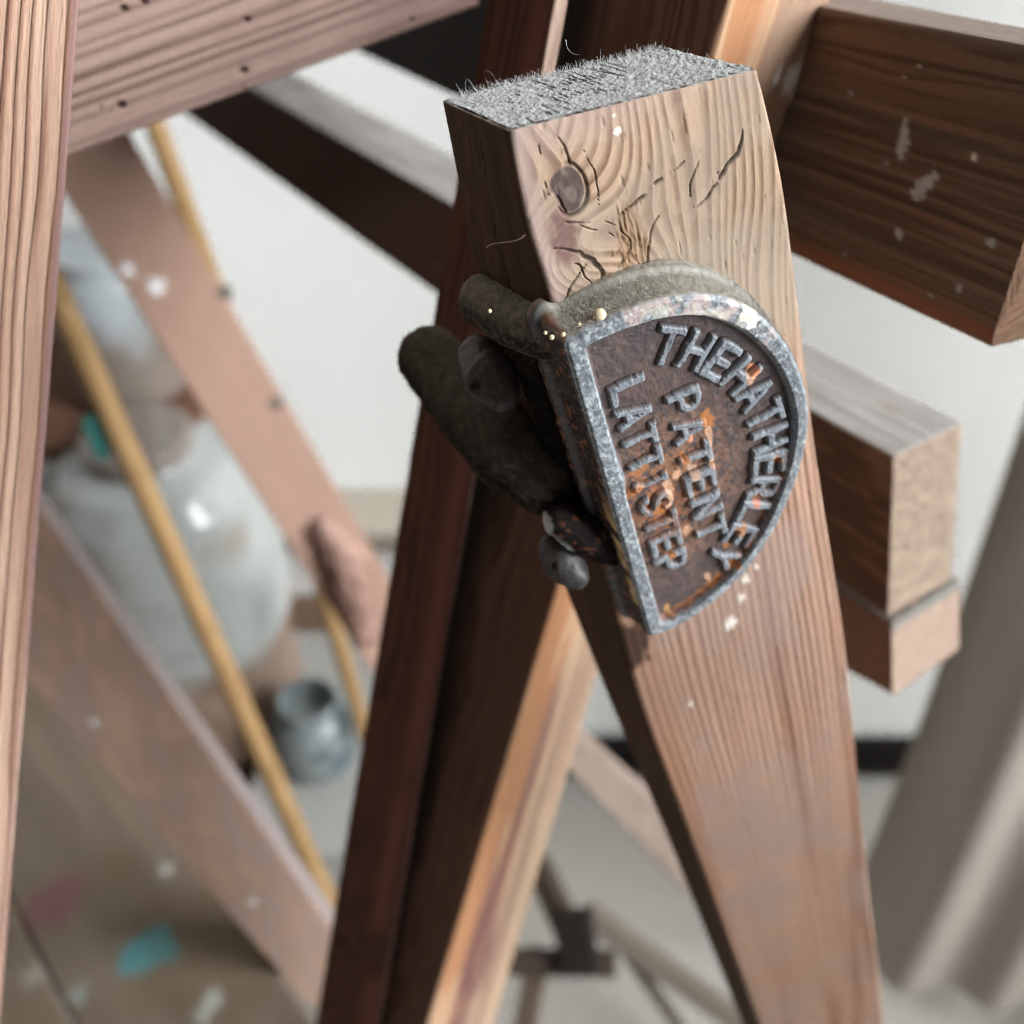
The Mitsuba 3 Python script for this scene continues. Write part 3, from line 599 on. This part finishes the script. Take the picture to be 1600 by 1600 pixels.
# ------------------------------------------------------------------ rods, lugs and pins of the hinge
def lump(key, pts, radii, seed, col1, col2, edge=.0007, amp=.0004, mat='dull_surface', hole=None, light=None):
    import manifold3d as mf
    man = mf.Manifold()
    sp = [mf.Manifold.sphere(r, 32).translate([float(x) for x in p]) for p, r in zip(pts, radii)]
    for i in range(len(sp) - 1): man += mf.Manifold.batch_hull([sp[i], sp[i + 1]])
    man = man.refine_to_length(edge)
    m = man.to_mesh(); v, f = np.array(m.vert_properties[:, :3]), np.array(m.tri_verts)
    tm = trimesh.Trimesh(v, f, process=False); trimesh.smoothing.filter_taubin(tm, iterations=12); v = np.array(tm.vertices)
    n = np.array(tm.vertex_normals); q = v * 1e3
    g = fb(q[:, 0] * .6, q[:, 1] * .6, q[:, 2] * .6, seed=seed, o=4); fine = nz(q[:, 0] * 3.5, q[:, 1] * 3.5, q[:, 2] * 3.5, seed=seed + 4)
    up = (n @ M.T)[:, 2]
    v = v + n * ((g - .5) * 2 * amp + (fine - .5) * .00016)[:, None]
    sp = sst(.58, .8, nz(q[:, 0] * 1.7, q[:, 1] * 1.7, q[:, 2] * 1.7, seed=seed + 8)); c = mixc(col1, col2, np.clip(sst(-.2, .9, up) * .75 + .6 * (g - .4) + .35 * sp, 0, 1)) * (.6 + .8 * fine)[:, None]
    if hole:
        for hp, hr in hole:
            d = np.linalg.norm(v - hp, axis=1) / hr; k = 1 - sst(.8, 1.1, d); c = mixc(c, (.003, .003, .003), k); v = v - n * (k * hr * .8)[:, None]
    if light is not None: c = light(v, n, c, g)
    k = put(key, v, f, mat, c)
    return k, v, n
BR1, BR2 = (.030, .025, .020), (.30, .28, .235)
fuzz_src = []
kk_, v_, n_ = lump(f'{HP}__lug', [at(760, 470, .190), at(805, 495, .1835), at(868, 524, .1755)], [.0048, .0050, .0046], 1, BR1, BR2); fuzz_src.append((v_, n_, 500, .0016))
tag(kk_, 'upper lug of the hinge furred with dust')
kk_, v_, n_ = lump(f'{LAD}__hinge_rod', [at(672, 560, .222), at(735, 640, .211), at(795, 705, .204), at(848, 752, .203)], [.0066, .0070, .0074, .0062], 2, (.019, .016, .013), (.12, .105, .082)); fuzz_src.append((v_, n_, 900, .0014))
tag(kk_, 'thick dark rod furred with dust, passing behind the plate')
kk_, v_, n_ = lump(f'{LAD}__hinge_pin', [at(748, 556, .1945), at(766, 588, .1905), at(783, 614, .1895)], [.0037, .0047, .0034], 3, (.03, .025, .025), (.095, .083, .08), hole=[(at(744, 600, .1875), .0014)], mat='cast_iron'); fuzz_src.append((v_, n_, 260, .0012))
tag(kk_, 'upper oval pin head with a small hole')
kk_, v_, n_ = lump(f'{LAD}__hinge_pin', [at(866, 858, .206), at(882, 880, .204), at(899, 900, .2035)], [.0030, .0040, .0026], 4, (.022, .02, .02), (.08, .075, .073), hole=[(at(862, 884, .2005), .0008)], mat='cast_iron')
tag(kk_, 'lower oval pin head under the plate')
def boss_light(v, n, c, g):
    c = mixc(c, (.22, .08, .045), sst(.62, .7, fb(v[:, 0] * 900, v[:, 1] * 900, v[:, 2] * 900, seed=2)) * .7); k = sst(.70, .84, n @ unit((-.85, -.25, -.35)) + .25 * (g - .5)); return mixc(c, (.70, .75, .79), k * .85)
kk_, v_, n_ = lump(f'{HP}__boss', [at(874, 812, .1985), at(912, 832, .2005), at(955, 850, .204)], [.0031, .0041, .0042], 5, (.012, .010, .010), (.03, .025, .023), light=boss_light)
tag(kk_, 'short boss on the plate edge with a bare grey end')
kk_, v_, n_ = lump(f'{HP}__hinge_strap', [at(842, 560, .187), at(885, 690, .200), at(915, 790, .207)], [.0042, .0045, .004], 6, (.012, .010, .009), (.04, .033, .028))
_ = (lambda *a, **k: (0, 0, 0))(0, [at(915, 925, .219), at(955, 985, .2235), at(975, 1025, .2255)], [.0035, .004, .0032], 7, (.05, .033, .026), (.09, .06, .045))
for u, v, r in [(937, 492, .0010), (905, 507, .0003), (880, 523, .0004), (862, 527, .0004), (852, 520, .0003), (765, 486, .0003)]:
    p = on_plane(LO + LN * (PL_T - .0015), LN, u, v); s = trimesh.creation.icosphere(3, r); s.vertices = s.vertices * [1, 1, .8] + p
    put_mesh(f'{HP}__paint_drop', s, 'dull_surface', (.62, .53, .36), smooth=True, inworld=False)

# ------------------------------------------------------------------ lint and stray fibres
def hairs(pts, nrm, lengths, rad=.00003, curl=.8, seg=4):
    n = len(pts); t = np.linspace(0, 1, seg + 1)
    side = rng.normal(size=(n, 3)); side -= (side * nrm).sum(1, keepdims=True) * nrm; side /= np.linalg.norm(side, axis=1, keepdims=True)
    side2 = np.cross(nrm, side)
    c = rng.uniform(.2, 1, n) * curl; ph = rng.uniform(0, 6.28, n)
    L = lengths[:, None, None]
    path = pts[:, None] + nrm[:, None] * (t[None, :, None] * L * (1 - .5 * c[:, None, None])) + side[:, None] * (np.sin(t[None, :] * 2.6 * c[:, None] + 0 * ph[:, None])[..., None] * L * .8) + side2[:, None] * ((np.sin(t[None, :] * 5 + ph[:, None]) - np.sin(ph)[:, None])[..., None] * L * .22 * c[:, None, None])
    r = rad * np.array([1, .95, .9, .8, .5])[:seg + 1]
    tri = np.array([[math.cos(a), math.sin(a)] for a in (0, 2.1, 4.2)])
    V = path[:, :, None] + r[None, :, None, None] * (tri[None, None, :, :1] * side[:, None, None] + tri[None, None, :, 1:] * side2[:, None, None])
    k = (seg + 1) * 3
    f = np.array([x for s in range(seg) for j in range(3) for x in ([s * 3 + j, s * 3 + (j + 1) % 3, (s + 1) * 3 + (j + 1) % 3], [s * 3 + j, (s + 1) * 3 + (j + 1) % 3, (s + 1) * 3 + j])])
    F = (f[None] + (np.arange(n) * k)[:, None, None]).reshape(-1, 3)
    return V.reshape(-1, 3), F
# top of the leg
topv = LEG.X[:61].reshape(-1, 3); tp, tq = LEG.p[:61].ravel(), LEG.q[:61].ravel()
A0, B0, C0 = (np.array(x) for x in legst[0])
n = 1300
p = rng.uniform(.02, 1.0, n); q = rng.uniform(.02, .97, n); bk = rng.random(n) < .75; p = np.where(bk, 1 - rng.exponential(.05, n), p)
base = B0 + p[:, None] * (A0 - B0) + q[:, None] * (C0 - B0)
nr = unit(-LAX) + rng.normal(size=(n, 3)) * .55; nr /= np.linalg.norm(nr, axis=1, keepdims=True)
V, F_ = hairs(base, nr, rng.uniform(.0005, .0016, n) * np.where(rng.random(n) < .04, 2.2, 1), .000026)
put(f'{LAD}__lint', V, F_, 'dull_surface', (.62, .63, .62), smooth=False); tag(f'{LAD}__lint', 'grey lint on the sawn top of the leg', kind='stuff')
# upper wall of the plate and the iron pieces
ii = np.where((-nout[:, 0] > .35) & (out[:, 1] > 1))[0]
n = 1500; j = rng.choice(ii, n); w = rng.random(n)
base = plate_pt(out[j, 0] + nout[j, 0] * .3, out[j, 1] + nout[j, 1] * .3, -.8 - w * 7.5)
nr = -HU + .9 * rng.normal(size=(n, 3)) * .5; nr /= np.linalg.norm(nr, axis=1, keepdims=True)
V, F_ = hairs(base, nr, rng.uniform(.0005, .0018, n), .000028)
VV, FF, CC = [V], [F_], [np.tile((.38, .37, .33), (len(V), 1))]; off = len(V)
for (v_, n_, cnt, ln) in fuzz_src:
    j = rng.choice(len(v_), cnt); nr = n_[j] + rng.normal(size=(cnt, 3)) * .6; nr /= np.linalg.norm(nr, axis=1, keepdims=True)
    V, F_ = hairs(v_[j], nr, rng.uniform(.4, 1, cnt) * ln, .00002); VV.append(V); FF.append(F_ + off); CC.append(np.tile((.26, .23, .18), (len(V), 1))); off += len(V)
put(f'{LAD}__lint', np.vstack(VV), np.vstack(FF), 'dull_surface', np.vstack(CC), smooth=False); tag(f'{LAD}__lint_001', 'brown lint clinging to the hinge', kind='stuff')
# single strands
def strand(key, P, rad, col):
    P = np.array(P); s = np.linspace(0, 1, len(P)); t = np.linspace(0, 1, 24); P = CubicSpline(s, P)(t)
    d = np.gradient(P, axis=0); d /= np.linalg.norm(d, axis=1, keepdims=True); a = np.cross(d, [0, 0, 1.0]); a /= np.linalg.norm(a, axis=1, keepdims=True); b = np.cross(d, a)
    an = np.arange(6) * math.pi / 3
    V = P[:, None] + rad * (np.cos(an)[None, :, None] * a[:, None] + np.sin(an)[None, :, None] * b[:, None])
    put(key, V, grid_faces(24, 6, True), 'dull_surface', col)
strand(f'{LAD}__fibre', [at(760, 387, .172), at(776, 380, .168), at(800, 377, .163), at(820, 367, .156)], .00007, (.55, .45, .33))
strand(f'{LAD}__fibre', [at(905, 85, .168), at(890, 80, .169), at(884, 62, .170)], .00004, (.5, .5, .5))
strand(f'{LAD}__fibre', [at(1494, 800, .29), at(1512, 818, .288), at(1510, 845, .288), at(1492, 870, .29)], .00008, (.75, .75, .70))
strand(f'{LAD}__fibre', [at(1490, 865, .29), at(1502, 872, .288), at(1508, 884, .288)], .00008, (.75, .75, .70))

# ------------------------------------------------------------------ things behind
def tint(k):
    def fn(x, col, h): return mixc(col, k, np.full(x.p.shape, .75)), h
    return fn
gst = prism([(60, 240, .66), (620, 1110, .84)], None, [(180, 168), (700, 1062)], np.array([1, .6, .25]), wa=.022)
NG = unit(np.cross(gst[1][1] - gst[0][1], np.array([1, .6, .25])))
def g_paint(x, col, h):
    col = mixc(col, (.32, .19, .15), np.full(x.p.shape, .7))
    mid = np.exp(-((x.q - .5) / .12) ** 2) * sst(.5, .62, fb(x.S * .01, 0 * x.S, 0 * x.S, seed=3)); col = mixc(col, (.27, .18, .16), mid * .7)
    return spots(x, col, h, 0, [(on_plane(gst[0][1], NG, 245, 446), 6.0), (on_plane(gst[0][1], NG, 200, 422), 4.5)], c=(.80, .80, .82))
key, _ = bar('wooden_batten__strip', gst, n=(60, 6, 8, 14), rows=160, seed=40, paint=g_paint)
for u, v in [(350, 457), (432, 628)]:
    zz = on_plane(gst[0][1], NG, u - 12, v)[2]
    kk_, v_, n_ = lump('wooden_batten__bolt', [at(u - 26, v, zz + .004), at(u, v, zz + .006)], [.005, .006], 12, (.10, .085, .07), (.16, .14, .12), edge=.002, amp=.0002)
tag('wooden_batten', 'pinkish batten with two bolts leaning at the back, a splash of white paint on it', 'batten', 'wooden battens standing behind the ladder'); labels['wooden_batten'].pop('group')
hst = prism([(-18, 678, .40), (538, 1480, .62)], [(2, 671), (560, 1476)], [(-130, 869), (527, 1621)], np.array([-1, -.8, .25]))
def h_paint(x, col, h):
    col = mixc(col, (.31, .20, .155), np.full(x.p.shape, .7))
    f = fb(x.S * .06, x.Q * .09, 0 * x.S, seed=71, o=4); col = mixc(col, (.46, .30, .225), sst(.52, .7, f) * .5); col = mixc(col, (.31, .245, .23), sst(.5, .35, f) * .5)
    top = sst(.4, .8, np.abs(x.n @ unit(hst[0][2] - hst[0][1]))); col = mixc(col, (.20, .18, .185), top * .8)
    NH = unit(np.cross(hst[1][1] - hst[0][1], np.array([-1, -.8, .25])))
    return spots(x, col, h, 0, [(on_plane(hst[0][1], NH, 148, 1128), 2.3), (on_plane(hst[0][1], NH, 395, 1410), 3.0)], c=(.72, .72, .72))
key, _ = bar('wooden_batten_001__strip', hst, n=(60, 6, 8, 20), rows=160, seed=41, paint=h_paint)
tag('wooden_batten_001', 'wide stained batten slanting along the edge of the paint-spotted worktable', 'batten')

# worktable with paint spots, low on the left
TZ = .70
def tz_at(u, v, z=TZ):
    d = M @ ray(u, v); return EYE + d * ((z - EYE[2]) / d[2])
p1, p2 = tz_at(20, 905), tz_at(520, 1640)
ed = unit(p2 - p1); inn = np.cross([0, 0, 1], ed); inn = inn if inn[0] < 0 else -inn
p1, p2 = p1 - ed * .12, p2 + ed * .12
def table_col(X):
    s, q = (X - p1) @ ed, (X - p1) @ inn
    g = fb(s * 14, q * 90, 0 * s, seed=5); c = mixc((.215, .17, .13), (.14, .108, .082), g)
    c = c * mixc((1, 1, 1), (.9, .86, .8), sst(.4, .6, fb(s * 12, q * 12, 0 * s, seed=6)))
    for i, (u, v, r, cc) in enumerate([(236, 1478, .0155, (.10, .24, .24)), (205, 1500, .011, (.10, .26, .27)), (258, 1358, .005, (.5, .5, .45)), (330, 1560, .007, (.42, .43, .38)), (318, 1585, .006, (.42, .43, .38)), (85, 1415, .02, (.19, .10, .10)), (120, 1555, .006, (.25, .28, .25)), (55, 1525, .008, (.27, .24, .2))]):
        d = np.linalg.norm(X - tz_at(u, v), axis=-1) / r + .9 * (fb(X[..., 0] * 70, X[..., 1] * 70, 0 * s, seed=20 + i) - .5)
        c = mixc(c, cc, (1 - sst(.7, 1, d)) * .9)
    return c
nb = 6; W = .62
tbl = 'worktable'
for i in range(nb):
    q0, q1 = W * i / nb, W * (i + 1) / nb - .0015
    a_, b_ = np.meshgrid(np.linspace(0, 1, 130), np.r_[0, np.linspace(0, 1, 34), 1], indexing='ij')
    X = p1 + ed * (np.linalg.norm(p2 - p1) * a_)[..., None] + inn * (q0 + (q1 - q0) * b_)[..., None]
    X[:, 0, 2] -= .022; X[:, -1, 2] -= .022
    put(f'{tbl}__plank', X, grid_faces(130, 36, False), 'dull_surface', table_col(X), inworld=True)
for s_, q_ in ((.08, .06), (.08, .56), (.85, .06), (.85, .56)):
    c_ = p1 + ed * (np.linalg.norm(p2 - p1) * s_) + inn * q_
    put_mesh(f'{tbl}__leg', box_mesh((c_[0] - .02, c_[1] - .02, .001), (c_[0] + .02, c_[1] + .02, TZ - .024)), 'weathered_wood', (.2, .15, .12))
tag(tbl, 'low brown wooden worktable spotted with turquoise and white paint', 'table')

# canes
def cane(key, p, q, r0, r1, label, nodes=5):
    p, q = np.array(p), np.array(q); L = np.linalg.norm(q - p); d = (q - p) / L; a = unit(np.cross(d, [0, 0, 1.0])); b = np.cross(d, a)
    t = np.linspace(0, 1, 140); an = np.arange(20) * 2 * math.pi / 20
    r = r0 + (r1 - r0) * t; nd = sum(np.exp(-((t - (i + .4) / nodes) / .006) ** 2) for i in range(nodes)); r = r * (1 + .13 * nd)
    V = (p + t[:, None] * (q - p))[:, None] + r[:, None, None] * (np.cos(an)[None, :, None] * a + np.sin(an)[None, :, None] * b)
    g = nz(t[:, None] * 40, an[None] * 1.0, 0 * an[None])
    c = mixc((.37, .235, .11), (.28, .17, .075), g); c = mixc(c, (.26, .16, .08), np.clip(nd, 0, 1)[:, None] * .6 + 0 * g)
    f = grid_faces(140, 20, True); put(key, V, f, 'weathered_wood', c)
    tag(key, label, 'cane')
cane('bamboo_cane', at(40, 350, .70), at(560, 1515, .90), .0085, .0078, 'long yellow bamboo cane crossing in front of the plastic jugs')
cane('bamboo_cane_001', at(208, 100, .86), at(352, 500, .90), .0085, .0085, 'yellow bamboo cane behind the top of the pinkish batten')
cane('bamboo_cane_002', at(500, 900, .95), at(575, 1165, 1.05), .0075, .007, 'thin brown cane standing beside the glass jar')
kk_, v_, n_ = lump('bamboo_cane__tape', [at(142, 662, .750), at(160, 705, .757)], [.006, .006], 15, (.06, .25, .22), (.09, .33, .30), edge=.003, amp=.0008)
tag(kk_, 'teal tape wound round the cane')

# shelves by the wall with jugs and jars
def shelf_pt(u, v, y):
    d = M @ ray(u, v); return EYE + d * (y / d[1])
def lathe(key, prof, c, mat, colf, n=64, crumple=0):
    prof = np.array(prof, float); an = np.arange(n) * 2 * math.pi / n
    t = np.linspace(0, 1, 90); s = np.r_[0, np.cumsum(np.linalg.norm(np.diff(prof, axis=0), axis=1))]; s /= s[-1]
    r, z = np.interp(t, s, prof[:, 0]), np.interp(t, s, prof[:, 1])
    r = r[:, None] * (1 + .10 * crumple * (fb(np.cos(an)[None] * 1.6 + 0 * z[:, None], np.sin(an)[None] * 1.6 + 0 * z[:, None], z[:, None] * 16 + 0 * an[None], seed=5) - .5) * 2)
    V = np.stack([c[0] + r * np.cos(an), c[1] + r * np.sin(an), c[2] + z[:, None] + 0 * an], -1)
    put(key, V, grid_faces(90, n, True), mat, colf(V, z[:, None] + 0 * an), inworld=True)
jb = shelf_pt(300, 1135, .76)                                              # foot of the big jug
SH = jb[2]
put_mesh('shelf__board', box_mesh((jb[0] - .34, .54, SH - .022), (jb[0] + .17, WALL_Y - .006, SH)), 'weathered_wood', (.20, .13, .09))
ub = shelf_pt(150, 655, .82)
put_mesh('shelf__board', box_mesh((jb[0] - .34, .78, ub[2] - .02), (jb[0] + .06, WALL_Y - .006, ub[2])), 'weathered_wood', (.16, .085, .055))
for xx in (jb[0] - .33, jb[0] + .05):
    put_mesh('shelf__upright', box_mesh((xx - .012, WALL_Y - .045, .001), (xx + .012, WALL_Y - .01, ub[2] - .021)), 'weathered_wood', (.2, .12, .085))
tag('shelf', 'small brown two-tier shelf against the wall behind the battens', 'shelf')
def jugc(brown, pale, lvl, sp):
    def f(V, z):
        g = fb(V[..., 0] * 22, V[..., 1] * 22, V[..., 2] * 14, seed=3)
        c = mixc(brown, pale, sst(lvl - sp, lvl + sp, z + .12 * (g - .5)))
        return mixc(c, brown, sst(.52, .66, fb(V[..., 0] * 14, V[..., 1] * 14, V[..., 2] * 9, seed=8)) * .6)
    return f
def jug(key, c, r, h, brown, pale, lvl, label):
    lathe(f'{key}__body', [(0, .001), (r * .9, .001), (r, .012), (r * .97, h * .3), (r * 1.02, h * .5), (r * .98, h * .75), (r * .9, h * .9), (r * .7, h * .96), (r * .42, h * .985), (r * .42, h * 1.0)], c, 'glossy_plastic', jugc(brown, pale, lvl, .03), crumple=1)
    lathe(f'{key}__cap', [(r * .44, h * .99), (r * .46, h * .995), (r * .46, h * 1.03), (r * .4, h * 1.04), (0, h * 1.04)], c, 'glossy_plastic', lambda V, z: np.broadcast_to((.20, .17, .15), V.shape))
    tag(key, label, 'jug')
jug('plastic_jug', (jb[0] + .02, .77, SH),   .105, .37, (.22, .15, .11), (.35, .37, .36), .17, 'big pale plastic jug with brown dregs behind the long bamboo cane')
jr = shelf_pt(215, 640, .87)
lathe('glass_jar_001__body', [(0, .001), (.05, .001), (.056, .01), (.056, .10), (.05, .125), (.044, .13), (.044, .145), (0, .145)], (jr[0], .875, ub[2]), 'glossy_plastic', jugc((.19, .155, .13), (.33, .365, .38), .085, .03))
tag('glass_jar_001', 'brownish jar on the upper shelf behind the pinkish batten', 'jar')
js = shelf_pt(492, 1205, .66)
lathe('glass_jar__body', [(0, .001), (.034, .001), (.04, .008), (.04, .05), (.034, .066), (.028, .07), (.028, .085), (.024, .085), (.024, .06), (0, .06)], (js[0], .68, js[2]), 'glossy_plastic', lambda V, z: mixc((.07, .10, .115), (.22, .25, .25), sst(.35, .65, fb(V[..., 0] * 50, V[..., 1] * 50, V[..., 2] * 50))))
tag('glass_jar', 'small bluish glass jar standing right of the big jug', 'jar')
put_mesh('paint_box', box_mesh((js[0] - .06, .57, .002), (js[0] + .09, .85, js[2] - .001)), 'weathered_wood', (.33, .33, .31))
tag('paint_box', 'grey box under the small bluish jar', 'box')
lb = shelf_pt(520, 800, .93)
put_mesh('wall_ledge', box_mesh((lb[0] - .05, WALL_Y - .075, lb[2] - .028), (lb[0] + .32, WALL_Y - .003, lb[2] + .004)), 'weathered_wood', lambda v: mixc((.10, .06, .04), (.48, .43, .36), sst(lb[2] - .001, lb[2] + .001, v[:, 2])))
tag('wall_ledge', 'narrow brown ledge on the wall right of the pinkish batten', 'ledge')
kk_, v_, n_ = lump('crumpled_rag', [at(508, 830, .78), at(545, 885, .79), at(566, 990, .80)], [.010, .015, .009], 33, (.22, .12, .09), (.44, .29, .24), edge=.003, amp=.007)
tag('crumpled_rag', 'pinkish crumpled rag hanging at the foot of the pinkish batten', 'rag')

# dark folding stand on the floor
def stick(key, p, q, w, t, col):
    p, q = np.array(p), np.array(q); d = unit(q - p); a = unit(np.cross(d, [0.2, .1, 1.0])); b = np.cross(d, a)
    m = box_mesh((-w / 2, -t / 2, 0), (w / 2, t / 2, np.linalg.norm(q - p)), .002)
    m.vertices = p + m.vertices @ np.stack([a, b, d]); put_mesh(key, m, 'weathered_wood', col, inworld=False)
SC = (.085, .062, .048)
stick('folding_stand__bar', at(835, 1340, 1.16), at(905, 1490, 1.08), .026, .02, SC)
stick('folding_stand__bar', at(780, 1502, 1.085), at(962, 1506, 1.085), .022, .02, (.055, .04, .033))
stick('folding_stand__leg', at(843, 1490, 1.10), at(806, 1680, 1.20), .024, .02, (.17, .125, .095))
stick('folding_stand__bar', at(915, 1425, 1.12), at(1215, 1640, 1.16), .024, .018, (.17, .14, .115))
stick('folding_stand__bar', at(970, 1475, 1.14), at(1100, 1660, 1.22), .012, .012, (.17, .14, .12))
stick('folding_stand__joint', at(893, 1425, 1.07), at(908, 1515, 1.07), .036, .026, (.02, .016, .014))
tag('folding_stand', 'dark wooden folding stand on the floor between the ladder legs', 'stand')

# curtain at the right
cl0 = at(1468, 1050, .98); cl0 = world(cl0)
def curtain():
    t = np.linspace(0, 1, 240); zz = np.linspace(.06, 2.3, 60)
    pth = np.array([cl0[0], cl0[1]]) + t[:, None] * np.array([.62, -.20])
    w = .016 * np.sin(t * 36 + 1.0) + .016 * np.sin(t * 17 + 2)
    nn = unit((.20, .62)) ; sg = np.stack([pth[:, 0] + nn[0] * w, pth[:, 1] + nn[1] * w], 1)
    X = np.stack([sg[:, None, 0] + .006 * np.sin(zz * 5 + 9 * t[:, None]), sg[:, None, 1] + 0.006 * np.cos(zz * 4 + 7 * t[:, None]), zz[None] + 0 * t[:, None]], -1)
    Xb = X + np.array([nn[0], nn[1], 0]) * .002
    a = np.concatenate([X, Xb[::-1]])
    c = mixc((.42, .375, .33), (.33, .295, .26), fb(a[..., 0] * 60, a[..., 1] * 60, a[..., 2] * 8))
    put('curtain', a, grid_faces(len(a), 60, True) if False else grid_faces(len(a), 60, False), 'cloth', c, inworld=True)
curtain(); tag('curtain', 'heavy taupe curtain hanging in folds at the lower right', 'curtain')
